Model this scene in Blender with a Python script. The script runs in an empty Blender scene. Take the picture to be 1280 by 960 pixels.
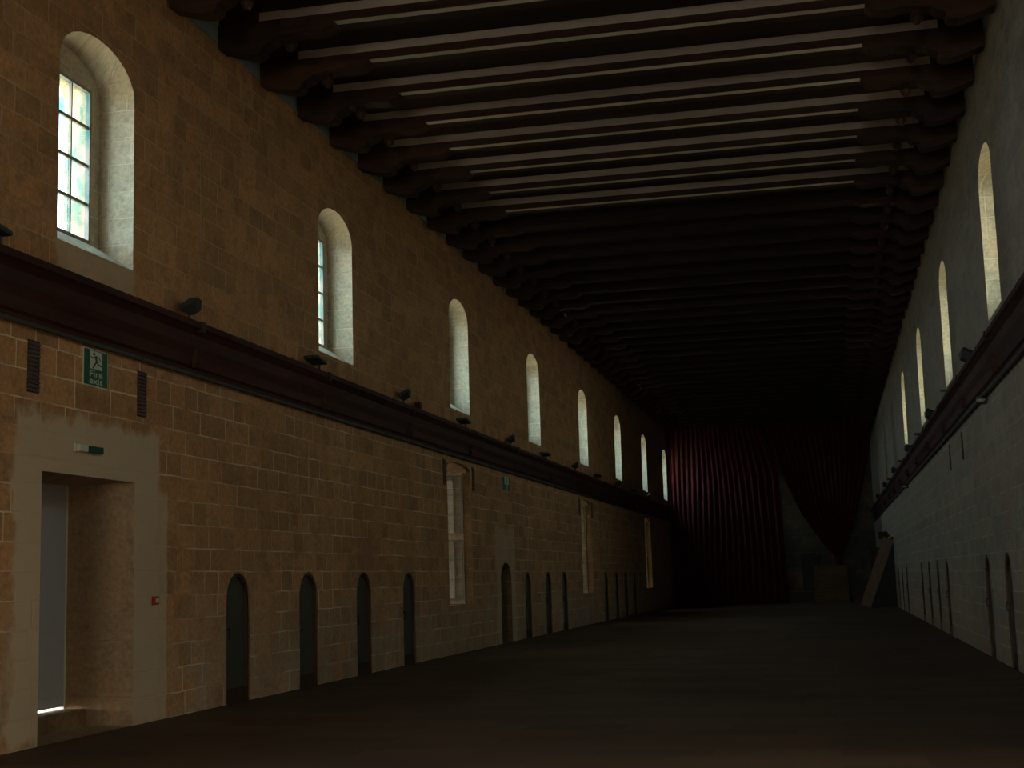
import bpy, bmesh, math, random
from mathutils import Vector, Matrix
random.seed(7)
S = bpy.context.scene
COL = S.collection
XL, XR = -8.11, 2.68            # inner faces of the two long walls
YB, YE = -14.0, 86.0            # wall behind the camera, far end wall
ZC = 9.645                      # underside of the ceiling boards
TH = 0.95                       # wall thickness
PI = math.pi

# ------------------------------------------------------------------ materials
def new_mat(name):
    m = bpy.data.materials.new(name); m.use_nodes = True
    nt = m.node_tree; nt.nodes.clear()
    out = nt.nodes.new('ShaderNodeOutputMaterial')
    b = nt.nodes.new('ShaderNodeBsdfPrincipled')
    nt.links.new(b.outputs[0], out.inputs[0])
    return m, nt, b, out
class G:
    """tiny node helper"""
    def __init__(s, nt): s.nt = nt
    def n(s, t, **k):
        x = s.nt.nodes.new(t)
        for a, v in k.items(): setattr(x, a, v)
        return x
    def put(s, sock, v):
        if isinstance(v, bpy.types.NodeSocket): s.nt.links.new(v, sock)
        else: sock.default_value = v
    def math(s, op, a, b=0.0, c=None, clamp=False):
        x = s.n('ShaderNodeMath', operation=op, use_clamp=clamp)
        s.put(x.inputs[0], a); s.put(x.inputs[1], b)
        if c is not None: s.put(x.inputs[2], c)
        return x.outputs[0]
    def pos(s):
        g = s.n('ShaderNodeNewGeometry'); sp = s.n('ShaderNodeSeparateXYZ')
        s.nt.links.new(g.outputs['Position'], sp.inputs[0]); return sp.outputs
    def opos(s):
        g = s.n('ShaderNodeTexCoord'); return g.outputs['Object']
    def vec(s, x, y, z=0.0):
        c = s.n('ShaderNodeCombineXYZ'); s.put(c.inputs[0], x); s.put(c.inputs[1], y); s.put(c.inputs[2], z)
        return c.outputs[0]
    def noise(s, v, scale, detail=4, rough=.6):
        x = s.n('ShaderNodeTexNoise'); s.put(x.inputs['Vector'], v)
        x.inputs['Scale'].default_value = scale; x.inputs['Detail'].default_value = detail
        x.inputs['Roughness'].default_value = rough; return x.outputs['Fac']
    def ramp(s, f, a, b):
        x = s.n('ShaderNodeMapRange'); x.clamp = True
        s.put(x.inputs[0], f); x.inputs[1].default_value = a; x.inputs[2].default_value = b
        return x.outputs[0]
    def mix(s, f, a, b, mode='MIX'):
        x = s.n('ShaderNodeMix', data_type='RGBA', blend_type=mode)
        s.put(x.inputs[0], f)
        for i, v in ((6, a), (7, b)):
            s.put(x.inputs[i], v if isinstance(v, bpy.types.NodeSocket) else tuple(v) + ((1,) if len(v) == 3 else ()))
        return x.outputs[2]
    def bump(s, h, strength, dist=.02):
        x = s.n('ShaderNodeBump'); x.inputs['Strength'].default_value = strength
        x.inputs['Distance'].default_value = dist; s.put(x.inputs['Height'], h); return x.outputs[0]

def stone_mat(name, ca, cb, mortar, plane='YZ', bw=.47, bh=.30, mstr=.8, plaster=None, stain=(.52, .28, .125), off=0.0, grey=None):
    m, nt, b, out = new_mat(name); g = G(nt)
    X, Y, Z = g.pos()
    U, V = {'YZ': (Y, Z), 'XZ': (X, Z), 'XY': (X, Y), 'JAMB': (g.math('ADD', X, Y), Z)}[plane]
    base = g.vec(U, V)
    wob = g.math('MULTIPLY', g.math('SUBTRACT', g.noise(base, 1.6, 3), .5), .05)
    wob2 = g.math('MULTIPLY', g.math('SUBTRACT', g.noise(base, 7, 2), .5), .02)
    row = g.math('ADD', V, g.math('ADD', wob, wob2))
    # block widths differ from course to course
    ri = g.math('FLOOR', g.math('DIVIDE', row, bh))
    wn = g.n('ShaderNodeTexWhiteNoise', noise_dimensions='1D'); g.put(wn.inputs['W'], ri)
    uu = g.math('ADD', g.math('MULTIPLY', U, g.math('ADD', .72, g.math('MULTIPLY', wn.outputs['Value'], .6))), g.math('ADD', wob2, off))
    br = g.n('ShaderNodeTexBrick'); br.offset = .5; br.squash = 1.35; br.squash_frequency = 3
    g.put(br.inputs['Vector'], g.vec(uu, row))
    br.inputs['Color1'].default_value = (*ca, 1); br.inputs['Color2'].default_value = (*cb, 1)
    br.inputs['Mortar'].default_value = (.5, .5, .5, 1)
    br.inputs['Scale'].default_value = 1; br.inputs['Mortar Size'].default_value = .011
    br.inputs['Mortar Smooth'].default_value = .35
    br.inputs['Brick Width'].default_value = bw; br.inputs['Row Height'].default_value = bh
    mf = br.outputs['Fac']
    vis = g.ramp(g.noise(base, 1.1, 3), .38, .62)
    ht = g.ramp(V, 5.6, 4.2) if plane == 'YZ' else 1.0
    vis = g.math('MULTIPLY', vis, g.math('ADD', .35, g.math('MULTIPLY', ht, .65)) if plane == 'YZ' else .8)
    c = br.outputs['Color']
    c = g.mix(g.math('MULTIPLY', g.ramp(g.noise(base, 3.1, 4, .7), .48, .66), .55), c, [x * .62 for x in cb])
    c = g.mix(g.math('MULTIPLY', g.ramp(g.noise(g.vec(U, g.math('ADD', V, 31.0)), 2.3, 3, .6), .52, .7), .5), c, [min(1, x * k) for x, k in zip(ca, (1.12, .95, .75))])
    col = g.mix(g.math('MULTIPLY', mf, 1.0), c, [(a + d) / 2 for a, d in zip(ca, cb)])
    col = g.mix(g.math('MULTIPLY', g.ramp(g.noise(base, .55, 5, .65), .5, .72), .7), col, stain)
    if grey:
        lowf = g.math('MULTIPLY', g.ramp(g.math('ADD', V, g.noise(base, .9, 4)), 2.3, .9), g.ramp(g.noise(base, 1.3, 4), .35, .6))
        col = g.mix(g.math('MULTIPLY', lowf, .75), col, grey)
    fine = g.noise(base, 16, 5, .7)
    col = g.mix(.75, col, g.mix(g.ramp(fine, .15, .7), (.25, .25, .25), (1, 1, 1)), 'MULTIPLY')
    spk = g.ramp(g.noise(base, 34, 2, .5), .68, .76)
    col = g.mix(g.math('MULTIPLY', spk, .45), col, (.10, .07, .05))
    mm = g.math('MULTIPLY', g.math('MULTIPLY', mf, vis), mstr)
    if plaster:
        pm = None
        for (yc, hy, zc, hz, k) in plaster:
            d = g.math('MAXIMUM', g.math('DIVIDE', g.math('ABSOLUTE', g.math('SUBTRACT', Y, yc)), hy),
                       g.math('DIVIDE', g.math('ABSOLUTE', g.math('SUBTRACT', Z, zc)), hz))
            d = g.math('ADD', d, g.math('MULTIPLY', g.math('SUBTRACT', g.noise(base, 1.7, 4), .5), .35))
            q = g.math('MULTIPLY', g.ramp(d, 1.02, .96), k)
            pm = q if pm is None else g.math('MAXIMUM', pm, q)
        col = g.mix(pm, col, (.56, .45, .33))
        mm = g.math('MULTIPLY', mm, g.math('SUBTRACT', 1.0, pm))
    col = g.mix(mm, col, mortar)
    g.put(b.inputs['Base Color'], col)
    b.inputs['Roughness'].default_value = .93
    b.inputs['Specular IOR Level'].default_value = .15
    h = g.math('SUBTRACT', g.math('MULTIPLY', fine, .5), g.math('MULTIPLY', mf, .35))
    g.put(b.inputs['Normal'], g.bump(h, .8, .02))
    return m

def wood_mat(name, ca, cb, rough=.6, axis='X', scale=3.0, spec=.3):
    m, nt, b, out = new_mat(name); g = G(nt)
    X, Y, Z = g.pos()
    st = {'X': (.12, 1, 1), 'Y': (1, .12, 1), 'Z': (1, 1, .12)}[axis]
    v = g.vec(g.math('MULTIPLY', X, st[0]), g.math('MULTIPLY', Y, st[1]), g.math('MULTIPLY', Z, st[2]))
    n1 = g.noise(v, scale * 5, 5, .65); n2 = g.noise(v, scale * .7, 3)
    col = g.mix(g.ramp(g.math('ADD', g.math('MULTIPLY', n1, .6), g.math('MULTIPLY', n2, .4)), .35, .65), ca, cb)
    g.put(b.inputs['Base Color'], col); b.inputs['Roughness'].default_value = rough
    b.inputs['Specular IOR Level'].default_value = spec
    g.put(b.inputs['Normal'], g.bump(n1, .35, .01))
    return m

def plain(name, c, rough=.6, metal=0.0, var=.12, scale=9, spec=.4):
    m, nt, b, out = new_mat(name); g = G(nt)
    n1 = g.noise(g.opos(), scale, 4)
    g.put(b.inputs['Base Color'], g.mix(n1, [x * (1 - var) for x in c], [min(1, x * (1 + var)) for x in c]))
    b.inputs['Roughness'].default_value = rough; b.inputs['Metallic'].default_value = metal
    b.inputs['Specular IOR Level'].default_value = spec
    return m

M = {}
M['wall_l'] = stone_mat('sandstone_left', (.67, .36, .18), (.44, .245, .13), (.78, .66, .50), 'YZ', grey=(.50, .40, .30),
                        plaster=[(14.55, 1.62, 1.75, 1.75, .9), (15.9, .5, 1.3, 1.5, .75), (14.56, .9, 5.22, .3, .6), (35.4, 1.1, 1.3, 1.6, .45)])
M['wall_r'] = stone_mat('sandstone_right', (.50, .42, .32), (.36, .32, .27), (.60, .56, .48), 'YZ', stain=(.42, .30, .18), off=.21, grey=(.44, .30, .18),
                        plaster=[(45, 70, 5.3, 2.4, .15)])
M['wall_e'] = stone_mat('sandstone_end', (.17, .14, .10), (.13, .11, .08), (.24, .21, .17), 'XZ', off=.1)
M['reveal'] = stone_mat('reveal_limestone', (.70, .61, .48), (.62, .53, .41), (.80, .75, .63), 'JAMB', bw=.5, bh=.34, mstr=.55, stain=(.55, .44, .29))
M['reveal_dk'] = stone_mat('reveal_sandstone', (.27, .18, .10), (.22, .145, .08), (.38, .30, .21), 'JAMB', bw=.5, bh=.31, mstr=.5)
M['reveal_door'] = stone_mat('plastered_sandstone', (.52, .37, .24), (.48, .34, .22), (.34, .24, .16), 'JAMB', bw=1.4, bh=.33, mstr=.4, stain=(.48, .28, .12))
M['plaster'] = plain('pale_plaster', (.48, .38, .28), .9, var=.1, scale=3)
M['cornice'] = plain('grey_plaster', (.24, .29, .31), .9, var=.15, scale=3)
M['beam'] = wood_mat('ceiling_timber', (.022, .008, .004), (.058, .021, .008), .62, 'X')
M['beam2'] = wood_mat('dark_ceiling_timber', (.012, .006, .004), (.030, .012, .006), .7, 'X')  # darker timber tone for the far beams
M['corbel'] = wood_mat('corbel_timber', (.016, .007, .004), (.075, .032, .012), .6, 'X', scale=2)
M['boards'] = wood_mat('ceiling_boards', (.020, .008, .004), (.045, .017, .008), .8, 'Y', scale=2)
M['pale'] = wood_mat('pale_painted_board', (.40, .33, .28), (.52, .44, .38), .75, 'X', scale=1.5)
M['pale2'] = wood_mat('pale_soffit_board', (.62, .54, .45), (.74, .65, .55), .75, 'X', scale=1.5)
M['rail'] = wood_mat('rail_timber', (.022, .006, .004), (.070, .017, .010), .55, 'Y', scale=2.2, spec=.25)
M['rail_metal'] = plain('dull_metal_strip', (.06, .065, .06), .5, .6)
M['dkwood'] = wood_mat('dark_frame_wood', (.035, .018, .010), (.075, .035, .018), .5, 'Z')
M['lamp'] = plain('lamp_grey', (.055, .065, .065), .5, .5)
M['lampglass'] = plain('lamp_lens', (.10, .13, .13), .12, 0, spec=.8)
M['winframe'] = plain('window_frame_paint', (.22, .22, .20), .5)
M['winwhite'] = plain('white_paint', (.62, .60, .55), .5)
M['door'] = plain('grey_blue_door_paint', (.36, .38, .42), .5, var=.06)
M['green'] = plain('sign_green', (.004, .085, .045), .45, var=.05)
M['signwhite'] = plain('sign_white', (.55, .55, .48), .5, var=.05)
M['figure'] = plain('sign_figure_green', (.004, .05, .03), .5, var=.05)
M['red'] = plain('call_point_red', (.30, .015, .012), .4)
M['black'] = plain('black_plastic', (.012, .012, .014), .5)
M['vent'] = plain('vent_terracotta', (.13, .09, .08), .9, var=.3)
M['vent_dark'] = plain('vent_shadow', (.035, .028, .026), .95)
M['crate'] = wood_mat('crate_wood', (.10, .06, .03), (.20, .13, .06), .8, 'X')
M['board'] = wood_mat('raw_board', (.26, .16, .11), (.36, .23, .16), .75, 'Z')
M['outside'] = plain('outside_paving', (.62, .48, .32), .9)

def floor_mat():
    m, nt, b, out = new_mat('floor_slabs'); g = G(nt)
    X, Y, Z = g.pos()
    v = g.vec(X, Y)
    w = g.math('MULTIPLY', g.math('SUBTRACT', g.noise(v, .8, 3), .5), .06)
    br = g.n('ShaderNodeTexBrick'); br.offset = .37
    g.put(br.inputs['Vector'], g.vec(g.math('ADD', X, w), g.math('ADD', Y, w)))
    br.inputs['Color1'].default_value = (.150, .094, .060, 1); br.inputs['Color2'].default_value = (.10, .064, .042, 1)
    br.inputs['Mortar'].default_value = (.13, .09, .065, 1)
    br.inputs['Scale'].default_value = 1; br.inputs['Mortar Size'].default_value = .008
    br.inputs['Brick Width'].default_value = 1.1; br.inputs['Row Height'].default_value = .55
    st = g.noise(g.vec(g.math('MULTIPLY', X, .22), g.math('MULTIPLY', Y, 1.6)), 1.7, 5, .65)
    col = g.mix(g.math('MULTIPLY', g.ramp(st, .5, .75), .55), br.outputs['Color'], (.15, .12, .095))
    col = g.mix(g.math('MULTIPLY', g.ramp(g.noise(v, .35, 4), .5, .7), .5), col, (.06, .042, .032))
    col = g.mix(.4, col, g.mix(g.noise(v, 14, 5, .7), (.3, .3, .3), (1, 1, 1)), 'MULTIPLY')
    g.put(b.inputs['Base Color'], col)
    g.put(b.inputs['Roughness'], g.math('ADD', .62, g.math('MULTIPLY', st, .25)))
    b.inputs['Specular IOR Level'].default_value = .2
    g.put(b.inputs['Normal'], g.bump(g.noise(v, 9, 5), .3, .01))
    return m
M['floor'] = floor_mat()

def curtain_mat():
    m, nt, b, out = new_mat('red_velvet'); g = G(nt)
    n1 = g.noise(g.opos(), 1.2, 4)
    g.put(b.inputs['Base Color'], g.mix(n1, (.045, .003, .002), (.085, .005, .004)))
    b.inputs['Roughness'].default_value = .95
    b.inputs['Sheen Weight'].default_value = .12; b.inputs['Sheen Tint'].default_value = (.6, .05, .04, 1)
    return m
M['curtain'] = curtain_mat()

def glass_mat(name, tint=(.92, .97, .97), gloss=.12, wavy=0.0):
    m, nt, b, out = new_mat(name); g = G(nt)
    nt.nodes.remove(b)
    tr = g.n('ShaderNodeBsdfTransparent'); gl = g.n('ShaderNodeBsdfGlossy')
    gl.inputs['Roughness'].default_value = .05
    if wavy:
        f = g.noise(g.opos(), 2.2, 3)
        g.put(tr.inputs[0], g.mix(g.ramp(f, .40, .62), tint, [x * (1 - wavy * k) for x, k in zip(tint, (1.0, .45, .32))]))
    else:
        tr.inputs[0].default_value = (*tint, 1)
    mx = g.n('ShaderNodeMixShader'); mx.inputs[0].default_value = gloss
    nt.links.new(tr.outputs[0], mx.inputs[1]); nt.links.new(gl.outputs[0], mx.inputs[2]); nt.links.new(mx.outputs[0], out.inputs[0])
    return m
M['glass'] = glass_mat('window_glass', (.96, .97, .96), .05, wavy=.5)
M['leafglass'] = glass_mat('leaf_glass', (.95, .95, .93), .06)
M['halfglass'] = glass_mat('half_dim_glass', (.52, .50, .46), .05)  # tint halves the daylight coming through the added doorways
M['dimglass'] = glass_mat('dimming_glass', (.25, .235, .205), .04)  # tint lowered to hold back daylight from the tall lower windows
def darkglass():
    m, nt, b, out = new_mat('dusty_dark_glass'); g = G(nt)
    n1 = g.noise(g.opos(), 2.5, 4)
    g.put(b.inputs['Base Color'], g.mix(n1, (.045, .050, .042), (.085, .088, .072)))
    b.inputs['Roughness'].default_value = .35; b.inputs['Specular IOR Level'].default_value = .5
    return m
M['dkglass'] = darkglass()

# ------------------------------------------------------------------ mesh helpers
def ob(name, bm, mats, parent=None, smooth=False):
    me = bpy.data.meshes.new(name)
    bmesh.ops.recalc_face_normals(bm, faces=bm.faces)
    bm.to_mesh(me); bm.free()
    for mm in (mats if isinstance(mats, (list, tuple)) else [mats]): me.materials.append(M[mm])
    if smooth:
        for p in me.polygons: p.use_smooth = True
    o = bpy.data.objects.new(name, me); COL.objects.link(o)
    if parent: o.parent = parent
    return o
def empty(name, loc=(0, 0, 0), rz=0):
    o = bpy.data.objects.new(name, None); COL.objects.link(o)
    o.location = loc; o.rotation_euler = (0, 0, rz); o.empty_display_size = .1
    return o
def tag(o, label=None, cat=None, group=None, kind=None):
    for k, v in (('label', label), ('category', cat), ('group', group), ('kind', kind)):
        if v: o[k] = v
    return o
def copy_tree(o, parent=None):
    c = o.copy(); COL.objects.link(c)
    if parent: c.parent = parent
    for ch in list(o.children): copy_tree(ch, c)
    return c
def box(bm, x0, x1, y0, y1, z0, z1, mi=0, mat=None):
    vs = [bm.verts.new(p) for p in [(x0, y0, z0), (x1, y0, z0), (x1, y1, z0), (x0, y1, z0), (x0, y0, z1), (x1, y0, z1), (x1, y1, z1), (x0, y1, z1)]]
    if mat is not None:
        for v in vs: v.co = mat @ v.co
    for f in [(0, 3, 2, 1), (4, 5, 6, 7), (0, 1, 5, 4), (1, 2, 6, 5), (2, 3, 7, 6), (3, 0, 4, 7)]:
        bm.faces.new([vs[i] for i in f]).material_index = mi
    return vs
def BM(): return bmesh.new()
def boxes(name, L, mats, parent=None, bevel=0.0):
    bm = BM()
    for b in L: box(bm, *b)
    if bevel: bmesh.ops.bevel(bm, geom=list(bm.edges), offset=bevel, segments=2, affect='EDGES', profile=.5)
    return ob(name, bm, mats, parent)
def prism(bm, pts, axis, a, b, mi=0):
    """extrude a 2-D outline: axis 'X' -> pts are (y,z); 'Y' -> (x,z); 'Z' -> (x,y)"""
    def P(u, v, w): return {'X': (w, u, v), 'Y': (u, w, v), 'Z': (u, v, w)}[axis]
    A = [bm.verts.new(P(u, v, a)) for u, v in pts]; B = [bm.verts.new(P(u, v, b)) for u, v in pts]
    bm.faces.new(A).material_index = mi; bm.faces.new(B[::-1]).material_index = mi
    n = len(pts)
    for i in range(n):
        bm.faces.new([A[i], B[i], B[(i + 1) % n], A[(i + 1) % n]]).material_index = mi
def cyl(bm, p0, p1, r0, r1=None, seg=14, mi=0):
    r1 = r0 if r1 is None else r1
    p0, p1 = Vector(p0), Vector(p1); d = (p1 - p0).normalized()
    a = d.orthogonal().normalized(); b = d.cross(a)
    A = [bm.verts.new(p0 + r0 * (math.cos(t) * a + math.sin(t) * b)) for t in [2 * PI * i / seg for i in range(seg)]]
    B = [bm.verts.new(p1 + r1 * (math.cos(t) * a + math.sin(t) * b)) for t in [2 * PI * i / seg for i in range(seg)]]
    bm.faces.new(A[::-1]).material_index = mi; bm.faces.new(B).material_index = mi
    for i in range(seg):
        bm.faces.new([A[i], A[(i + 1) % seg], B[(i + 1) % seg], B[i]]).material_index = mi

NA = 12
class Op:
    """an opening in a long wall: y-centre, half width, bottom, spring, rise; back = depth of a blind recess, None = right through"""
    def __init__(s, yc, hw, zb, zs, rise, back=None, rev=1):
        s.yc, s.hw, s.zb, s.zs, s.rise, s.back, s.rev = yc, hw, zb, zs, rise, back, rev
    def ys(s):
        if s.rise < 1e-4: return [s.yc - s.hw, s.yc + s.hw]
        return [s.yc - s.hw * math.cos(PI * i / NA) for i in range(NA + 1)]
    def top(s, y):
        if s.rise < 1e-4: return s.zs
        t = max(0.0, 1 - ((y - s.yc) / s.hw) ** 2)
        return s.zs + s.rise * math.sqrt(t)
    def loop(s):
        return [(s.yc + s.hw, s.zb), (s.yc - s.hw, s.zb)] + [(y, s.top(y)) for y in s.ys()]
def plane_with_holes(bm, x, ops, y0, y1, z0, z1, mi=0):
    cuts = sorted(set([round(y0, 5), round(y1, 5)] + [round(y, 5) for o in ops for y in o.ys() if y0 < y < y1]))
    for a, b in zip(cuts, cuts[1:]):
        m = (a + b) / 2
        cov = sorted([o for o in ops if o.yc - o.hw < m < o.yc + o.hw], key=lambda o: o.zb)
        la = lb = z0
        for o in cov:
            if o.zb > la + 1e-6:
                f = bm.faces.new([bm.verts.new((x, a, la)), bm.verts.new((x, b, lb)), bm.verts.new((x, b, o.zb)), bm.verts.new((x, a, o.zb))]); f.material_index = mi
            la, lb = o.top(a), o.top(b)
        f = bm.faces.new([bm.verts.new((x, a, la)), bm.verts.new((x, b, lb)), bm.verts.new((x, b, z1)), bm.verts.new((x, a, z1))]); f.material_index = mi
def long_wall(name, side, ops, mat):
    xf = XL if side < 0 else XR; xb = xf + side * TH
    bm = BM()
    plane_with_holes(bm, xf, ops, YB - 1, YE + 1, -.3, 10.2, 0)
    thru = [o for o in ops if o.back is None]
    plane_with_holes(bm, xb, thru, YB - 1, YE + 1, -.3, 10.2, 0)
    for o in ops:
        d = xb if o.back is None else xf + side * o.back
        L = o.loop()
        for (p, q) in zip(L, L[1:] + L[:1]):
            f = bm.faces.new([bm.verts.new((xf, *p)), bm.verts.new((xf, *q)), bm.verts.new((d, *q)), bm.verts.new((d, *p))]); f.material_index = o.rev
        if o.back is not None:
            ys = o.ys()
            for a, b in zip(ys, ys[1:]):
                f = bm.faces.new([bm.verts.new((d, a, o.zb)), bm.verts.new((d, b, o.zb)), bm.verts.new((d, b, o.top(b))), bm.verts.new((d, a, o.top(a)))]); f.material_index = o.rev
    for (za, zb_) in ((-.3, -.3), (10.2, 10.2)):
        bm.faces.new([bm.verts.new(p) for p in [(xf, YB - 1, za), (xb, YB - 1, za), (xb, YE + 1, za), (xf, YE + 1, za)]])
    for y in (YB - 1, YE + 1):
        bm.faces.new([bm.verts.new(p) for p in [(xf, y, -.3), (xb, y, -.3), (xb, y, 10.2), (xf, y, 10.2)]])
    bmesh.ops.remove_doubles(bm, verts=bm.verts, dist=1e-4)
    o = ob(name, bm, [mat, 'reveal', 'reveal_dk', 'reveal_door'])
    return tag(o, kind='structure')

WIN = [14.56, 22.76, 31.14, 39.56, 47.98, 56.25, 64.55, 72.82]
WZB, WZS, WR, WHW = 5.44, 7.60, .46, .87
WINR = [22.35, 30.85, 39.35, 48.0, 56.4, 64.8, 73.2]
BACKW = [6.2, -2.1, -10.4]  # out-of-view windows beside and behind the camera, added for more daylight
def winop(y): return Op(y, WHW, WZB, WZS, WR)
LOW = [30.9, 47.95, 64.8]
TALLHW = 1.05
DW = .40
NL = [18.58, 21.32, 24.06, 26.82, 38.06, 40.95, 43.55, 51.9, 54.5, 57.1, 59.7]
NR = [14.6, 17.4, 20.3, 23.15, 26.1, 34.95, 38.0, 41.2, 44.5, 53.3, 56.6, 59.6]
opsL = [winop(y) for y in WIN + BACKW + [81.1]] + [Op(y, TALLHW, 1.05, 4.10, .14, None, 2) for y in LOW]  # last upper window is added behind the curtain to light the end wall
opsL += [Op(14.5, 1.03, 0, 2.86, 0, None, 3)]
opsL += [Op(y, DW, .0, 1.40, .38, .10, 2) for y in NL] + [Op(35.4, .6, 0, 1.6, .42, .35, 2)]
opsR = [winop(y) for y in WINR + [14.0] + BACKW] + [Op(y, DW, .0, 1.40, .38, .10, 2) for y in NR]
FILL_L = [3.2, 8.2, -5.0]; FILL_R = [-4.5, 1.0, 6.0, 9.8]   # unseen glazed doorways, added beside and behind the camera for fill daylight
opsL += [Op(y, 1.3, 0, 3.6, .5, None, 1) for y in FILL_L]; opsR += [Op(y, 1.3, 0, 3.6, .5, None, 1) for y in FILL_R]
long_wall('wall_left', -1, opsL, 'wall_l')
long_wall('wall_right', 1, opsR, 'wall_r')
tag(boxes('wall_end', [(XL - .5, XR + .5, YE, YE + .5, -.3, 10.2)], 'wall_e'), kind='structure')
# wall behind the camera, with an added glazed doorway for fill daylight
bx0, bx1 = -5.2, -.2
tag(boxes('wall_back', [(XL - .5, bx0, YB - .6, YB, -.3, 10.2), (bx1, XR + .5, YB - .6, YB, -.3, 10.2), (bx0, bx1, YB - .6, YB, 6.2, 10.2),
                        (bx0, bx1, YB - .6, YB, -.3, .0)], 'wall_e'), kind='structure')
tag(boxes('floor', [(XL - .02, XR + .02, YB - .5, YE + .2, -.3, 0)], 'floor'), kind='structure')
tag(boxes('ceiling', [(XL - .5, XR + .5, YB - 1, YE + 1, ZC, ZC + .35)], 'boards'), kind='structure')
tag(boxes('exterior_ground', [(-60, XL - TH + .001, -60, 130, -.4, .05), (XR + TH, 60, -60, 130, -.4, .05)], 'outside'), kind='structure')
boxes('door_step', [(XL - TH, XL - .60, 13.475, 15.525, -.001, .2)], 'reveal_dk').parent = bpy.data.objects['wall_left']

# ------------------------------------------------------------------ windows
def arch_infill(bm, o, x0, x1, ga, gb, gz0, gz1, step=NA):
    """stone fill round a rectangular light inside an arched opening"""
    ys = sorted(set([round(y, 5) for y in o.ys()] + [ga, gb]))
    for a, b in zip(ys, ys[1:]):
        m = (a + b) / 2
        segs = [(o.zb - .01, o.zb - .01, o.top(a), o.top(b))] if not (ga < m < gb) else [(o.zb - .01, o.zb - .01, gz0, gz0), (gz1, gz1, o.top(a), o.top(b))]
        for (la, lb, ta, tb) in segs:
            if max(ta - la, tb - lb) < 1e-4: continue
            prism(bm, [(a, la), (b, lb), (b, max(tb, lb + 1e-3)), (a, max(ta, la + 1e-3))], 'X', x0, x1)
wn = 0
win_proto = {}
def upper_window(side, yc, shutter=False):
    """window unit in local coordinates: built for the left wall about y=0, mirrored for the right one"""
    global wn
    wn += 1
    xf = XL if side < 0 else XR
    key = (shutter,)
    if key not in win_proto:
        root = empty('window_%d' % wn); tag(root, kind='structure')
        o = Op(0, WHW, WZB, WZS, WR)
        gz0, gz1, gh = 5.76, 7.70, .65
        bm = BM(); arch_infill(bm, o, -.47, -.62, -gh, gh, gz0, gz1); ob('surround', bm, 'reveal', root)
        bm = BM(); prism(bm, [(-.465, WZB - .005), (-.465, gz0), (0.0, WZB + .004), (0.0, WZB - .005)], 'Y', -WHW, WHW); ob('sloping_sill', bm, 'reveal', root)
        fr = [(-.52, -.46, -gh, -gh + .035, gz0, gz1), (-.52, -.46, gh - .035, gh, gz0, gz1), (-.52, -.46, -gh + .035, gh - .035, gz0, gz0 + .04), (-.52, -.46, -gh + .035, gh - .035, gz1 - .04, gz1)]
        boxes('window_frame', fr, 'winframe', root)
        if shutter:
            boxes('added_shutter_board', [(-.56, -.52, -gh + .01 + i * .26, -gh + .01 + i * .26 + .255, gz0, gz1) for i in range(5)], 'dkwood', root)
        else:
            cw = (2 * gh) / 3; rh = (gz1 - gz0) / 4
            boxes('glazing_bar', [(-.51, -.475, -gh + cw * k - .014, -gh + cw * k + .014, gz0 + .04, gz1 - .04) for k in (1, 2)], 'winframe', root)
            boxes('glazing_bar', [(-.508, -.477, -gh + .035, gh - .035, gz0 + rh * k - .02, gz0 + rh * k + .02) for k in (1, 2, 3)], 'winframe', root)
            for i in range(3):
                for j in range(4):
                    bm = BM(); box(bm, -.496, -.490, -gh + cw * i + .02, -gh + cw * (i + 1) - .02, gz0 + rh * j + .025, gz0 + rh * (j + 1) - .025)
                    ob('window_pane', bm, 'glass', root)
        win_proto[key] = root; r = root
    else:
        r = copy_tree(win_proto[key]); r.name = 'window_%d' % wn
    r.location = (xf, yc, 0)
    if side > 0: r.rotation_euler = (0, 0, PI)
    return r
portals = []
for y in WIN + BACKW + [81.1]:
    upper_window(-1, y); portals.append((-1, y, 6.73, 1.3, 1.95, XL - .63))
for k, y in enumerate(WINR + [14.0] + BACKW):
    sh = 4 <= k <= 6  # boards added over far right windows to keep daylight out
    upper_window(1, y, sh)
    if not sh: portals.append((1, y, 6.73, 1.3, 1.95, XR + .63))

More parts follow.
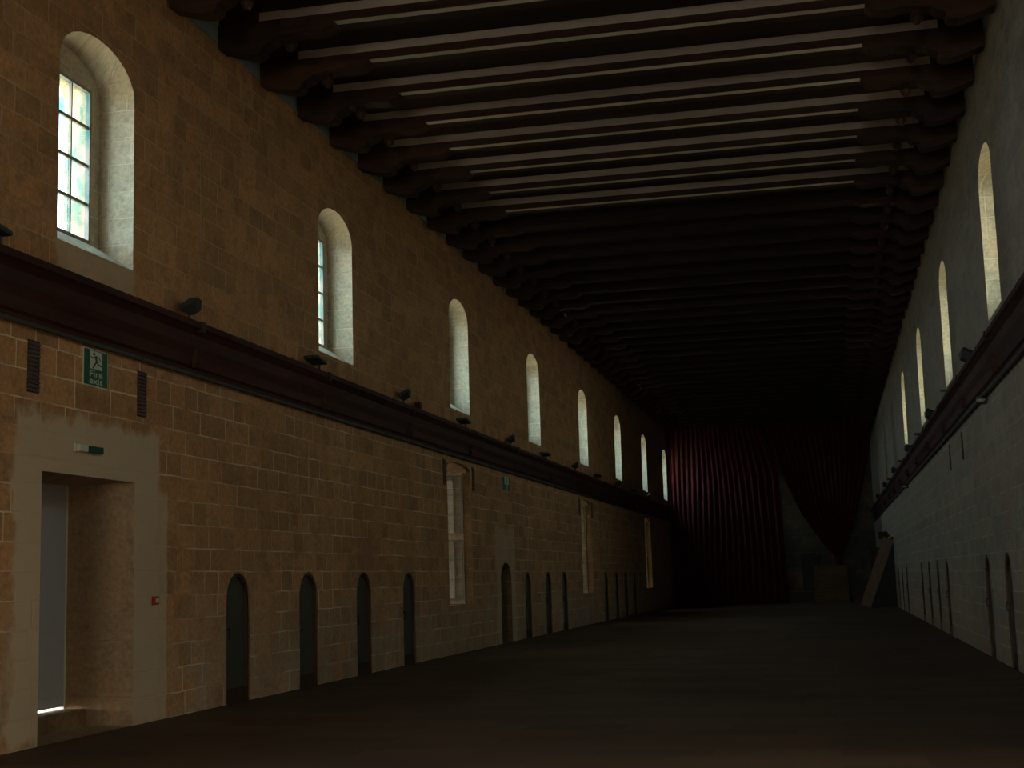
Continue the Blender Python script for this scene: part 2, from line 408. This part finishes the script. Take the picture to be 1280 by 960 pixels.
# tall lower windows under every second upper one: glazing at the outer face, a glazed leaf folded back on the far jamb
def leaf(parent, x0, x1, y, z0, z1):
    w = x1 - x0; f = .03
    lf = boxes('casement_leaf', [(x0, x0 + f, y, y + .03, z0, z1), (x1 - f, x1, y, y + .03, z0, z1), ((x0 + x1) / 2 - .010, (x0 + x1) / 2 + .010, y, y + .03, z0 + f, z1 - f),
                                (x0 + f, x1 - f, y, y + .03, z0, z0 + f), (x0 + f, x1 - f, y, y + .03, z1 - f, z1)]
               + [(x0 + f, x1 - f, y + .002, y + .028, z0 + (z1 - z0) * k / 3 - .014, z0 + (z1 - z0) * k / 3 + .014) for k in (1, 2)], 'winframe', parent)
    bm = BM(); box(bm, x0 + .02, x1 - .02, y + .012, y + .018, z0 + .02, z1 - .02); ob('leaf_pane', bm, 'leafglass', lf)
for y in LOW:
    wn += 1
    r = empty('window_%d' % wn, (0, 0, 0)); tag(r, kind='structure')
    o = Op(y, TALLHW, 1.05, 4.10, .14)
    xo = XL - TH + .1
    fr = [(xo - .05, xo, y - TALLHW, y - TALLHW + .05, 1.05, 4.1), (xo - .05, xo, y + TALLHW - .05, y + TALLHW, 1.05, 4.1), (xo - .05, xo, y - .03, y + .03, 1.05, 4.1),
          (xo - .05, xo, y - TALLHW, y + TALLHW, 1.05, 1.11), (xo - .05, xo, y - TALLHW, y + TALLHW, 4.04, 4.10), (xo - .05, xo, y - TALLHW, y + TALLHW, 2.52, 2.66)]
    boxes('window_frame', fr, 'winframe', r)
    bm = BM(); box(bm, xo - .03, xo - .024, y - TALLHW + .02, y + TALLHW - .02, 1.08, 4.07); ob('window_pane', bm, 'dimglass', r)
    bm = BM(); prism(bm, [(q, z) for q, z in ([(y + TALLHW, 4.10), (y - TALLHW, 4.10)] + [(t, o.top(t)) for t in o.ys()[1:-1]])], 'X', xo - .03, xo - .024); ob('fanlight_pane', bm, 'dimglass', r)
    yj = y + TALLHW
    boxes('jamb_lining', [(XL - TH + .12, XL - .20, yj - .012, yj - .001, 1.06, 4.09)], 'reveal', r)
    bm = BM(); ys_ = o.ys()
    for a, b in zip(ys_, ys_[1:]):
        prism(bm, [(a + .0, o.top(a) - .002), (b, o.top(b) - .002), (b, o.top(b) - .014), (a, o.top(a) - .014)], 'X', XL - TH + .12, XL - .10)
    ob('arch_highlight_band', bm, 'reveal', r)  # pale band added so the soffit shows a bright curved highlight
    leaf(r, XL - .62, XL - .22, yj - .06, 2.66, 4.04)
    leaf(r, XL - .62, XL - .22, yj - .06, 1.16, 2.54)
    portals.append((-1, y, 2.5, 2.1, 2.9, XL - TH - .02))
# added fill-light doorways in the side walls, out of view
gp = None
for sd, ys in ((-1, FILL_L), (1, FILL_R)):
    for y in ys:
        wn += 1
        if gp is None:
            gp = r = empty('window_%d' % wn); tag(r, kind='structure'); o = Op(0, 1.3, 0, 3.6, .5)
            boxes('window_frame', [(-.55, -.49, -1.3, -1.22, 0, 3.6), (-.55, -.49, 1.22, 1.3, 0, 3.6), (-.55, -.49, -.05, .05, 0, 3.6), (-.55, -.49, -1.3, 1.3, .0, .12), (-.55, -.49, -1.3, 1.3, 1.2, 1.26), (-.55, -.49, -1.3, 1.3, 2.4, 2.46), (-.55, -.49, -1.3, 1.3, 3.52, 3.6)], 'winframe', r)
            bm = BM(); box(bm, -.523, -.517, -1.25, 1.25, .08, 3.56); ob('window_pane', bm, 'halfglass', r)
            bm = BM(); prism(bm, [(1.3, 3.59), (-1.3, 3.59)] + [(t, o.top(t)) for t in o.ys()[1:-1]], 'X', -.54, -.50); ob('fanlight_panel', bm, 'winwhite', r)
        else: r = copy_tree(gp); r.name = 'window_%d' % wn
        r.location = (XL if sd < 0 else XR, y, 0)
        if sd > 0: r.rotation_euler = (0, 0, PI)
        portals.append((sd, y, 1.8, 2.6, 3.6, (XL - .57) if sd < 0 else (XR + .57)))
# glazed doorway added behind the camera to light surfaces facing it
wn += 1
r = empty('window_%d' % wn); tag(r, kind='structure')
boxes('window_frame', [(bx0, bx0 + .1, YB - .3, YB - .2, 0, 6.2), (bx1 - .1, bx1, YB - .3, YB - .2, 0, 6.2)] + [(bx0 + 1.25 * k - .04, bx0 + 1.25 * k + .04, YB - .3, YB - .2, 0, 6.2) for k in (1, 2, 3)]
      + [(bx0, bx1, YB - .3, YB - .2, z, z + .1) for z in (0, 2.4, 4.3, 6.1)], 'winframe', r)
bm = BM(); box(bm, bx0, bx1, YB - .255, YB - .249, .05, 6.15); ob('window_pane', bm, 'leafglass', r)
for i, (sd, y, z, wy, wz, x) in enumerate(portals):
    L = bpy.data.lights.new('daylight_portal', 'AREA'); L.shape = 'RECTANGLE'; L.size = wy; L.size_y = wz
    L.cycles.is_portal = True
    o = bpy.data.objects.new('daylight_portal', L); COL.objects.link(o)
    o.location = (x, y, z)
    d = Vector((1 if sd < 0 else -1, 0, 0))
    o.rotation_euler = d.to_track_quat('-Z', 'Z').to_euler()
L = bpy.data.lights.new('daylight_portal', 'AREA'); L.shape = 'RECTANGLE'; L.size = 5; L.size_y = 6.2; L.cycles.is_portal = True
o = bpy.data.objects.new('daylight_portal', L); COL.objects.link(o); o.location = ((bx0 + bx1) / 2, YB - .65, 3.1)
o.rotation_euler = Vector((0, 1, 0)).to_track_quat('-Z', 'Z').to_euler()

# ------------------------------------------------------------------ doors
dn = 1
r = empty('door_1', (XL, 14.5, .2)); tag(r, kind='structure')
boxes('door_leaf', [(-.935, -.885, -1.0, 1.0, .03, 2.66)], 'door', r, .004)
boxes('door_panel', [(-.886, -.872, -.9 + k * 1.0, -.15 + k * 1.0, z0, z1) for k in (0, 1) for z0, z1 in ((.15, .78), (.9, 1.6), (1.72, 2.5))], 'door', r, .006)
boxes('door_frame', [(-.94, -.88, -1.03, -1.0, 0, 2.66), (-.94, -.88, 1.0, 1.03, 0, 2.66)], 'winwhite', r)

def arched_door_parts(root):
    o = Op(0, DW - .002, .0, 1.40, .38)
    oi = Op(0, DW - .055, .12, 1.40, .335)
    # frame ring
    bm = BM()
    outer = [(y, o.top(y)) for y in o.ys()]; inner = [(y, oi.top(y)) for y in oi.ys()]
    def ring(x0, x1):
        po = [(-o.hw, 0.0)] + outer + [(o.hw, 0.0)]; pi_ = [(-oi.hw, .12)] + inner + [(oi.hw, .12)]
        n = len(po)
        for i in range(n - 1):
            q = [po[i], po[i + 1], pi_[i + 1], pi_[i]]
            prism(bm, q, 'X', x0, x1)
        prism(bm, [(-o.hw, 0), (-oi.hw, .12), (oi.hw, .12), (o.hw, 0)], 'X', x0, x1)
    ring(-.095, -.02)
    ob('door_frame', bm, 'dkwood', root)
    bm = BM(); prism(bm, [(oi.hw, .12), (-oi.hw, .12)] + inner, 'X', -.075, -.067); ob('door_pane', bm, 'dkglass', root)
    boxes('door_bottom_rail', [(-.066, -.03, -oi.hw, oi.hw, .115, .2)], 'dkwood', root)
    boxes('door_handle', [(-.02, .015, -.355, -.335, .88, .90), (-.02, .015, -.355, -.335, 1.0, 1.02), (.012, .024, -.357, -.333, .87, 1.03)], 'black', root)
proto = None
for side, ys in ((-1, NL), (1, NR)):
    for y in ys:
        dn += 1
        if proto is None:
            proto = empty('door_%d' % dn); tag(proto, kind='structure'); arched_door_parts(proto); q = proto
        else:
            q = copy_tree(proto); q.name = 'door_%d' % dn
        q.location = (XL if side < 0 else XR, y, 0.0)
        if side > 0: q.rotation_euler = (0, 0, PI)
dn += 1
r = empty('door_%d' % dn, (XL, 35.4, 0)); tag(r, kind='structure')
o = Op(0, .595, 0, 1.6, .415)
bm = BM(); prism(bm, [(.595, .002), (-.595, .002)] + [(y, o.top(y)) for y in o.ys()], 'X', -.345, -.29); ob('door_leaf', bm, 'plaster', r)
boxes('door_lantern_hook', [(-.28, .03, -.02, .02, 1.84, 1.87)], 'black', r)

# ------------------------------------------------------------------ timber rails (cornices) along both walls
def rail(name, side):
    xf = XL if side < 0 else XR
    d = -side
    root = tag(empty(name), kind='structure')
    P = [(0, 4.36), (.05, 4.36), (.07, 4.44), (.10, 4.47), (.115, 4.60), (.15, 4.72), (.165, 4.86), (.215, 4.93), (.24, 4.95), (.24, 5.03), (0, 5.03)]
    bm = BM(); prism(bm, [(xf + d * a, b) for a, b in P], 'Y', YB, 84.5); ob('rail_profile', bm, 'rail', root)
    boxes('metal_strip', [tuple(sorted((xf + d * .05, xf + d * .09))) + (YB, 84.5, 4.345, 4.385)], 'rail_metal', root)
    y = -10.0 + (16.9 + 10) % 4.85
    first = None
    while y < 84:
        if y > 8:
            if first is None:
                bm = BM()
                prism(bm, [(xf + d * a, b) for a, b in [(.10, 4.44), (.16, 4.44), (.19, 4.52), (.16, 4.58), (.20, 4.68), (.10, 4.70)]], 'Y', -.035, .035)
                box(bm, *sorted((xf + d * .12, xf + d * .255)), -.05, .05, 4.90, 5.045)
                first = ob('rail_bracket', bm, 'corbel', root); first.location = (0, y, 0)
            else:
                c = first.copy(); COL.objects.link(c); c.location = (0, y, 0)
        y += 4.85
    return root
rail('trim_1', -1); rail('trim_2', 1)
# pale plaster band under the ceiling, between the beam ends
tag(boxes('trim_3', [(XL, XL + .03, YB, YE, 9.27, ZC)], 'cornice'), kind='structure')
tag(boxes('trim_4', [(XR - .03, XR, YB, YE, 9.42, ZC)], 'cornice'), kind='structure')

# ------------------------------------------------------------------ ceiling beams
def beam_parts(root, pale):
    W = .40
    z0 = 9.40
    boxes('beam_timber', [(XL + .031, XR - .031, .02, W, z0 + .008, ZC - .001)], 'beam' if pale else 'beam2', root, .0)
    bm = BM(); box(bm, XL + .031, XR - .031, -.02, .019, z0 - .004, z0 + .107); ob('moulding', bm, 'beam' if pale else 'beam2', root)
    if pale:
        o = boxes('frieze_board', [(XL + .65, XR - .67, .004, .019, z0 + .108, ZC - .001)], 'pale', root); o['label'] = 'pale painted board on the near face of the beam'
        o = boxes('soffit_strip', [(XL + .55, XR - .55, .02, .16, z0 - .004, z0 + .007)], 'pale2', root); o['label'] = 'thin pale strip along the underside'
    up = [(0.0, 9.405), (0.0, 9.26), (.9, 9.26), (1.0, 9.275), (1.25, 9.29), (1.42, 9.27), (1.55, 9.275), (1.66, 9.31), (1.73, 9.36), (1.735, 9.405)]
    lo = [(0.0, 9.261), (0.0, 9.17), (.08, 9.15), (.20, 9.10), (.38, 9.05), (.52, 9.03), (.62, 9.045), (.665, 9.09), (.66, 9.14), (.72, 9.17), (.80, 9.20), (.86, 9.261)]
    for s in (-1, 1):
        xf = XL + .031 if s < 0 else XR - .031
        bm = BM(); prism(bm, [(xf - s * a, min(b, z0 - .0045)) for a, b in up], 'Y', -.02, .30); c = ob('corbel', bm, 'corbel' if pale else 'beam', root)
        bm = BM(); prism(bm, [(xf - s * a, b) for a, b in lo], 'Y', -.01, .28); ob('lower_scroll', bm, 'corbel' if pale else 'beam', c)
        bm = BM()
        cyl(bm, (xf - s * 1.04, .14, 9.27), (xf - s * 1.04, .14, 9.16), .06, .095, 12)
        cyl(bm, (xf - s * 1.04, .14, 9.16), (xf - s * 1.04, .14, 9.07), .095, .04, 12)
        ob('pendant_knob', bm, 'corbel' if pale else 'beam', c)
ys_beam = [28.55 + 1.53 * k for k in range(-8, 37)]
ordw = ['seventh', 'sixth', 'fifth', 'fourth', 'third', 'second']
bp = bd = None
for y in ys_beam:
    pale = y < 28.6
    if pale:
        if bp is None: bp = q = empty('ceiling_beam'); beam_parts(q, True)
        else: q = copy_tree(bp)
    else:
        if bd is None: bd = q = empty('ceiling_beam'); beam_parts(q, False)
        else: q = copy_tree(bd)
    q.location = (0, y, 0)
    if pale:
        k = round((28.55 - y) / 1.53)
        if k == 0: lab = 'pale-edged timber ceiling beam farthest from the camera, where the stripes stop'
        elif k <= 6: lab = 'pale-edged timber ceiling beam, %s counted back from the last pale stripe' % ordw[6 - k]
        elif k == 7: lab = 'pale-edged timber ceiling beam cut by the top edge of the photo'
        else: lab = 'timber ceiling beam of which only the left corbel shows, nearest the camera'
        tag(q, lab, 'beam', 'pale-edged timber ceiling beams', 'thing')
    else:
        tag(q, 'dark timber ceiling beam without pale stripe in the unlit far ceiling', 'beam', 'dark timber ceiling beams in the far half', 'thing')

# ------------------------------------------------------------------ lights on the rails
def flood(root):
    bm = BM(); cyl(bm, (0, 0, 0), (0, 0, .09), .018); box(bm, -.05, .05, -.05, .05, 0, .012); ob('stem', bm, 'lamp', root)
    R_ = Matrix.Translation((.03, 0, .20)) @ Matrix.Rotation(math.radians(-28), 4, 'Y') @ Matrix.Rotation(math.radians(12), 4, 'X')
    bm = BM()
    A = [(-.10, -.13, .07), (.10, -.13, .07), (.10, .13, .07), (-.10, .13, .07)]
    B = [(-.12, -.15, .01), (.12, -.15, .01), (.12, .15, .01), (-.12, .15, .01)]
    C = [(-.06, -.08, -.10), (.06, -.08, -.10), (.06, .08, -.10), (-.06, .08, -.10)]
    vs = [[bm.verts.new(R_ @ Vector(p)) for p in r_] for r_ in (A, B, C)]
    for a, b in zip(vs, vs[1:]):
        for i in range(4): bm.faces.new([a[i], a[(i + 1) % 4], b[(i + 1) % 4], b[i]])
    bm.faces.new(vs[0]); bm.faces.new(vs[2][::-1]); ob('lamp_head', bm, 'lamp', root)
    bm = BM(); box(bm, -.09, .09, -.12, .12, .071, .077, 0, R_); ob('lens', bm, 'lampglass', root)
def flat(root):
    bm = BM(); box(bm, -.015, .015, .14, .17, 0, .14); box(bm, -.05, .05, .10, .20, 0, .012); ob('bracket', bm, 'lamp', root)
    R_ = Matrix.Translation((.0, 0, .16)) @ Matrix.Rotation(math.radians(-8), 4, 'X')
    bm = BM(); box(bm, -.13, .13, -.24, .18, -.02, .03, 0, R_)
    bmesh.ops.bevel(bm, geom=list(bm.edges), offset=.01, segments=2, affect='EDGES'); ob('lamp_head', bm, 'lamp', root)
    bm = BM(); box(bm, -.11, .11, -.22, .16, .0301, .035, 0, R_); ob('lens', bm, 'lampglass', root)
ordn = ['first', 'second', 'third', 'fourth', 'fifth', 'sixth', 'seventh', 'eighth']
fp = None
def place(fn, name, side, y, lab, cat, grp, protos={}):
    if name not in protos: protos[name] = q = empty(name); fn(q)
    else: q = copy_tree(protos[name])
    q.location = ((XL + .13) if side < 0 else (XR - .13), y, 5.031)
    if side > 0: q.rotation_euler = (0, 0, PI)
    return tag(q, lab, cat, grp)
for i, y in enumerate([16.72, 26.25, 35.75, 45.3, 54.9, 64.5]):
    place(flood, 'floodlight', -1, y, 'small grey floodlight on the left timber rail, %s of the box-headed ones from the camera' % ordn[i], 'light', 'box-headed floodlights on the left rail')
for i, y in enumerate([12.25, 21.4, 30.95, 40.4, 50.0, 59.6]):
    place(flat, 'flat_floodlight', -1, y, 'flat dark floodlight on the left timber rail, %s flat one from the camera' % ordn[i], 'light', 'flat floodlights on the left rail')
for i, y in enumerate([25.4, 34.9, 44.6, 54.3, 63.5, 73.0]):
    place(flood, 'floodlight', 1, y, 'small dark floodlight on the right timber rail, %s box-headed one from the camera' % ordn[i], 'light', 'box-headed floodlights on the right rail')
for i, y in enumerate([30.1, 39.6, 49.3, 58.9]):
    place(flat, 'flat_floodlight', 1, y, 'flat dark floodlight low on the right timber rail, %s flat one from the camera' % ordn[i], 'light', 'flat floodlights on the right rail')
def redbox(root):
    boxes('housing', [(-.06, .06, -.07, .07, 0, .17)], 'corbel', root, .012)
    bm = BM(); cyl(bm, (.06, 0, .1), (.085, 0, .1), .035); ob('beacon', bm, 'red', root)
place(redbox, 'alarm_beacon', -1, 27.25, 'small reddish alarm box on the left rail beside a floodlight', 'alarm', None)
for i, (y) in enumerate([24.2, 48.6]):
    r = empty('bulkhead_lamp', (XR - .10, y, 4.36))
    tag(r, 'pale round lamp under the right rail, %s' % ('nearer the camera' if i == 0 else 'farther away above the arched doors'), 'light', 'round lamps under the right rail')
    bm = BM(); cyl(bm, (0, 0, .0), (0, 0, -.05), .075, .085, 20); ob('lamp_base', bm, 'lamp', r)
    bm = BM(); bmesh.ops.create_uvsphere(bm, u_segments=18, v_segments=10, radius=.075, matrix=Matrix.Translation((0, 0, -.055)) @ Matrix.Diagonal((1, 1, .6, 1))); ob('globe', bm, 'signwhite', r, True)
    boxes('arm', [(-.015, .10, .09, .13, -.12, -.0)], 'black', r)

# ------------------------------------------------------------------ signs and small things on the left wall
def exit_sign(y0, y1, z0, z1, lab):
    r = empty('fire_exit_sign', (XL, (y0 + y1) / 2, z0)); tag(r, lab, 'sign', 'green fire exit signs')
    w, h = y1 - y0, z1 - z0
    boxes('sign_plate', [(.0, .012, -w / 2, w / 2, 0, h)], 'signwhite', r)
    boxes('green_field', [(.0125, .014, -w / 2 + .012, w / 2 - .012, .012, h - .012)], 'green', r)
    pz0, pz1, pw = h * .47, h * .95, w * .25
    pic = boxes('pictogram_panel', [(.0145, .016, -pw, pw, pz0, pz1)], 'signwhite', r)
    s = (pz1 - pz0)
    bm = BM()
    def bar(a, b, t):
        a, b = Vector(a), Vector(b); d = (b - a).normalized(); n = Vector((-d.y, d.x)) * t
        prism(bm, [(p.x * s * 1.45, pz0 + p.y * s) for p in (a + n, b + n, b - n, a - n)], 'X', .0165, .018)
    hd = Vector((-.16, .83))
    prism(bm, [(s * 1.45 * (hd.x + .085 * math.cos(t)), pz0 + s * (hd.y + .085 * math.sin(t))) for t in [2 * PI * i / 12 for i in range(12)]], 'X', .0165, .018)
    bar((-.05, .74), (.04, .42), .07)            # trunk
    bar((-.04, .70), (-.24, .60), .035); bar((-.24, .60), (-.42, .66), .03)   # leading arm
    bar((-.02, .72), (.22, .68), .035); bar((.22, .68), (.32, .48), .03)     # trailing arm
    bar((.03, .44), (-.10, .24), .05); bar((-.10, .24), (-.26, .04), .04)    # front leg
    bar((.05, .44), (.20, .26), .05); bar((.20, .26), (.46, .24), .04)       # back leg
    ob('running_figure', bm, 'figure', pic)
    for t, z in (('Fire', .255), ('exit', .07)):
        cu = bpy.data.curves.new('lettering', 'FONT'); cu.body = t; cu.size = h * .25; cu.align_x = 'CENTER'; cu.extrude = .001; cu.offset = .0012
        cu.space_character = 1.05
        tmp = bpy.data.objects.new('lettering_outline', cu); COL.objects.link(tmp)
        bpy.context.view_layer.update()
        me = bpy.data.meshes.new_from_object(tmp.evaluated_get(bpy.context.evaluated_depsgraph_get()))
        bpy.data.objects.remove(tmp); me.materials.clear(); me.materials.append(M['signwhite'])
        o = bpy.data.objects.new('lettering', me); COL.objects.link(o); o.parent = r
        o.location = (.016, 0, h * z); o.rotation_euler = (PI / 2, 0, PI / 2); o.scale = (1.75, 1, 1)
exit_sign(14.27, 14.82, 3.895, 4.325, 'green Fire exit sign with running figure, on the wall above the big doorway')
exit_sign(35.2, 36.15, 3.85, 4.24, 'green fire exit sign under the rail above the distant arched alcove')

r = empty('emergency_light', (XL, 14.4, 3.12)); tag(r, 'slim emergency light box on the plaster above the big doorway', 'light')
boxes('backplate', [(.0, .02, -.28, .28, 0, .09)], 'signwhite', r)
boxes('light_cover', [(.02, .065, -.08, .26, .005, .082)], 'figure', r, .006)
boxes('end_housing', [(.02, .065, -.26, -.082, .005, .082)], 'signwhite', r, .006)
r = empty('fire_call_point', (XL, 16.04, 1.395)); tag(r, 'small red fire alarm call point on the wall right of the big doorway', 'alarm')
boxes('housing', [(0, .045, -.06, .06, 0, .10)], 'red', r, .006)
boxes('glass_window', [(.0455, .05, -.035, .035, .025, .075)], 'signwhite', r)
vent_n = 0
def vent(side, y, lab):
    xf = XL if side < 0 else XR; s = -side
    r = empty('wall_vent', (xf, y, 3.67)); tag(r, lab, 'vent', 'narrow louvred vents under the rails')
    if side > 0: r.rotation_euler = (0, 0, PI)
    boxes('backing', [(.0, .006, -.115, .115, 0, .56)], 'vent_dark', r)
    bm = BM()
    for k in range(12):
        z = .012 + k * .0455
        R_ = Matrix.Translation((.006, random.uniform(-.006, .006), z)) @ Matrix.Rotation(math.radians(random.uniform(-3, 3)), 4, 'X') @ Matrix.Rotation(math.radians(-30), 4, 'Y')
        box(bm, 0, .022, -.11, .11, 0, .018, 0, R_)
    ob('louvre', bm, 'vent', r)
vent(-1, 13.26, 'narrow dark vent under the left rail, left of the near exit sign')
vent(-1, 15.68, 'narrow dark vent under the left rail, right of the near exit sign')
for y, t in ((LOW[0], 'nearest'), (LOW[1], 'middle'), (LOW[2], 'farthest')):
    vent(-1, y - 1.27, 'narrow dark vent on the near side of the %s tall lower window' % t)
    vent(-1, y + 1.27, 'narrow dark vent on the far side of the %s tall lower window' % t)
vent(1, 28.95, 'narrow dark vent under the right rail, nearer of the pair')
vent(1, 31.9, 'narrow dark vent under the right rail, farther of the pair')

# ------------------------------------------------------------------ far end: curtains and stored things
def curtain(name, edges_l, edges_r, y, lab, folds, amp, grp=None, straight=False):
    """edges_*: list of (z, x) from top to bottom"""
    def at(E, z):
        for (za, xa), (zb, xb) in zip(E, E[1:]):
            if za >= z >= zb: return xa + (xb - xa) * (za - z) / max(1e-6, za - zb)
        return E[-1][1] if z < E[-1][0] else E[0][1]
    nz, nu = 40, folds * 10
    z1, z0 = edges_l[0][0], edges_l[-1][0]
    bm = BM(); rows = []
    rnd = [random.uniform(.6, 1.3) for _ in range(folds + 2)]
    for i in range(nz + 1):
        z = z1 + (z0 - z1) * i / nz
        xa, xb = at(edges_l, z), at(edges_r, z)
        row = []
        for j in range(nu + 1):
            u = j / nu
            ph = u * folds; k = int(ph)
            a = amp * (rnd[k] * (1 - (ph - k)) + rnd[k + 1] * (ph - k)) * (.6 + .4 * i / nz)
            squeeze = min(1.0, .35 + (xb - xa) / 5)
            xs_ = xa + (edges_r[0][1] - edges_l[0][1]) * u + ((xb - xa) - (edges_r[0][1] - edges_l[0][1])) * (u ** 3 if straight else u)
            row.append(bm.verts.new((xs_ + .05 * math.sin(9 * u + z * .6), y - a * squeeze * math.sin(2 * PI * ph) + .06 * math.sin(z * 1.1 + 5 * u), z)))
        rows.append(row)
    for a, b in zip(rows, rows[1:]):
        for j in range(nu): bm.faces.new([a[j], a[j + 1], b[j + 1], b[j]])
    o = ob(name, bm, 'curtain', None, True)
    md = o.modifiers.new('thickness', 'SOLIDIFY'); md.thickness = .02
    tag(o, lab, 'curtain', grp); return o
YC = 73.9
curtain('stage_curtain', [(9.32, XL + .07), (0.03, XL + .07)], [(9.32, -3.25), (6.6, -2.35), (4.5, -2.22), (0.03, -2.15)], YC, 'wide dark red curtain hanging to the floor on the left side', 20, .11, None, True)
curtain('stage_curtain', [(9.32, -2.95), (6.6, -2.1), (4.6, -1.35), (3.6, -.75), (2.7, -.15), (2.3, .2), (1.7, .3), (0.05, .35)],
        [(9.32, 2.5), (7.0, 2.1), (5.0, 1.65), (3.6, 1.25), (2.7, .85), (2.3, .55), (1.7, .75), (0.05, 1.0)], YC + .25, 'dark red curtain gathered and tied back towards the right wall', 16, .13)
r = empty('curtain_rail', (0, YC, 9.362)); tag(r, 'dark rail carrying the red curtains across the hall', 'curtain rail')
bm = BM(); cyl(bm, (XL + .035, .1, -.0), (XR - .035, .1, -.0), .028); ob('rod', bm, 'black', r)
def crate():
    r = empty('wooden_crate', (0.0, 72.6, 0)); tag(r, 'large plain wooden crate standing in front of the tied-back curtain', 'crate')
    w, d, h = .82, .45, 1.85
    boxes('panel', [(-w + .02, w - .02, -d + .02, d - .02, .02, h - .02)], 'crate', r)
    boxes('batten', [(-w, -w + .1, -d, -d + .021, 0, h), (w - .1, w, -d, -d + .021, 0, h), (-w + .1, w - .1, -d, -d + .021, 0, .1), (-w + .1, w - .1, -d, -d + .021, h - .1, h), (-w + .1, w - .1, -d, -d + .021, .88, .98)], 'crate', r)
crate()
r = empty('low_platform', (-1.55, 74.9, 0)); tag(r, 'low dark platform on the floor in the gap between the curtains', 'platform')
boxes('deck', [(-.66, .66, -.4, .4, .55, .68)], 'crate', r); boxes('skirt', [(-.62, .62, -.36, .36, 0, .55)], 'dkwood', r)
r = empty('equipment_cabinet', (-.98, 75.0, .68)); tag(r, 'tall black cabinet standing on the low platform in the gap between the curtains', 'cabinet')
boxes('cabinet_body', [(-.43, .43, -.3, .3, 0, 1.8)], 'black', r, .02); boxes('cabinet_door', [(-.38, .38, -.32, -.301, .06, 1.74)], 'black', r); boxes('handle', [(.26, .30, -.35, -.321, .8, 1.0)], 'lamp', r)
# leaning boards near the far end of the right wall
r = empty('leaning_board', (1.33, 61.0, 0)); tag(r, 'pale brown wooden board leaning against the right wall at the far end', 'board')
ang = math.atan2(1.10, 2.78)
bm = BM(); box(bm, -.22, .22, -.03, .03, 0, 2.98, 0, Matrix.Translation((.0, 0, .085)) @ Matrix.Rotation(ang, 4, 'Y'))
ob('plank', bm, 'board', r)
bm = BM(); box(bm, -.225, .225, .031, .06, .25, .35, 0, Matrix.Translation((.0, 0, .085)) @ Matrix.Rotation(ang, 4, 'Y'))
box(bm, -.225, .225, .031, .06, 2.5, 2.6, 0, Matrix.Translation((.0, 0, .085)) @ Matrix.Rotation(ang, 4, 'Y'))
ob('batten', bm, 'board', r)
r = empty('black_panel', (2.2, 61.6, 0)); tag(r, 'black sloping panel standing against the right wall behind the leaning board', 'panel')
bm = BM(); prism(bm, [(-.62, 0.0), (.44, 0.0), (.44, 2.95), (.30, 2.9)], 'Y', 0, .05); ob('sheet', bm, 'black', r)  # dark sheet filling the slope between the leaning board and the wall
boxes('brace', [(.34, .40, .051, .1, .1, 2.7)], 'dkwood', r)
r = empty('storage_cupboard', (1.95, 65.2, 0)); tag(r, 'dark upright cupboard behind the leaning board by the right wall', 'cupboard')
boxes('cupboard_body', [(-.28, .28, -.3, .3, 0, 2.55)], 'black', r, .02); boxes('cupboard_door', [(-.25, .25, -.32, -.301, .08, 2.48)], 'dkwood', r); boxes('handle', [(.17, .20, -.34, -.321, 1.1, 1.3)], 'lamp', r)
r = empty('wall_box', (2.42, 66.0, 2.93)); tag(r, 'small dark box fixed high on the right wall above the cupboard', 'box')
boxes('housing', [(-.22, .18, -.1, .1, 0, .33)], 'black', r, .02); boxes('bracket', [(.18, .255, -.05, .05, .1, .22)], 'lamp', r)

# ------------------------------------------------------------------ sky
w = bpy.data.worlds.new('daylight'); S.world = w; w.use_nodes = True
nt = w.node_tree; nt.nodes.clear(); g = G(nt)
out = g.n('ShaderNodeOutputWorld'); bg = g.n('ShaderNodeBackground')
tc = g.n('ShaderNodeTexCoord'); sp = g.n('ShaderNodeSeparateXYZ'); nt.links.new(tc.outputs['Generated'], sp.inputs[0])
side = g.ramp(sp.outputs[0], -.35, .35)
col = g.mix(side, (.97, .98, 1.0), (1.0, .82, .60))
col = g.mix(g.math('MULTIPLY', g.ramp(sp.outputs[2], .0, .6), .25), col, (.7, .88, 1.0))
cl = g.ramp(g.noise(tc.outputs['Generated'], 9.0, 4, .6), .37, .50)
col = g.mix(cl, (.07, .15, .17), col)
nt.links.new(col, bg.inputs[0]); bg.inputs[1].default_value = 16.0
nt.links.new(bg.outputs[0], out.inputs[0])

# ------------------------------------------------------------------ camera
F = 1757.8
yaw, pit, rol = [math.radians(a) for a in (12.44819, 7.93615, -1.62429)]
cy, sy, cp, sp_, cr, sr = math.cos(yaw), math.sin(yaw), math.cos(pit), math.sin(pit), math.cos(rol), math.sin(rol)
fw = Vector((-sy * cp, cy * cp, sp_)); r0 = Vector((cy, sy, 0)); u0 = r0.cross(fw)
rr = cr * r0 + sr * u0; uu = -sr * r0 + cr * u0
cam = bpy.data.cameras.new('camera'); co = bpy.data.objects.new('camera', cam); COL.objects.link(co)
co.matrix_world = Matrix(((rr.x, uu.x, -fw.x, 0), (rr.y, uu.y, -fw.y, 0), (rr.z, uu.z, -fw.z, 1.57), (0, 0, 0, 1)))
cam.sensor_width = 36; cam.lens = F / 1280 * 36; cam.clip_end = 500
S.camera = co
S.view_settings.view_transform = 'Standard'; S.view_settings.look = 'None'
S.view_settings.exposure = 0; S.view_settings.gamma = 1; S.view_settings.use_curve_mapping = False
c = S.cycles
c.max_bounces = 8; c.diffuse_bounces = 6; c.glossy_bounces = 3; c.transmission_bounces = 4; c.transparent_max_bounces = 12
c.caustics_reflective = False; c.caustics_refractive = False; c.sample_clamp_indirect = 3
c.use_denoising = True
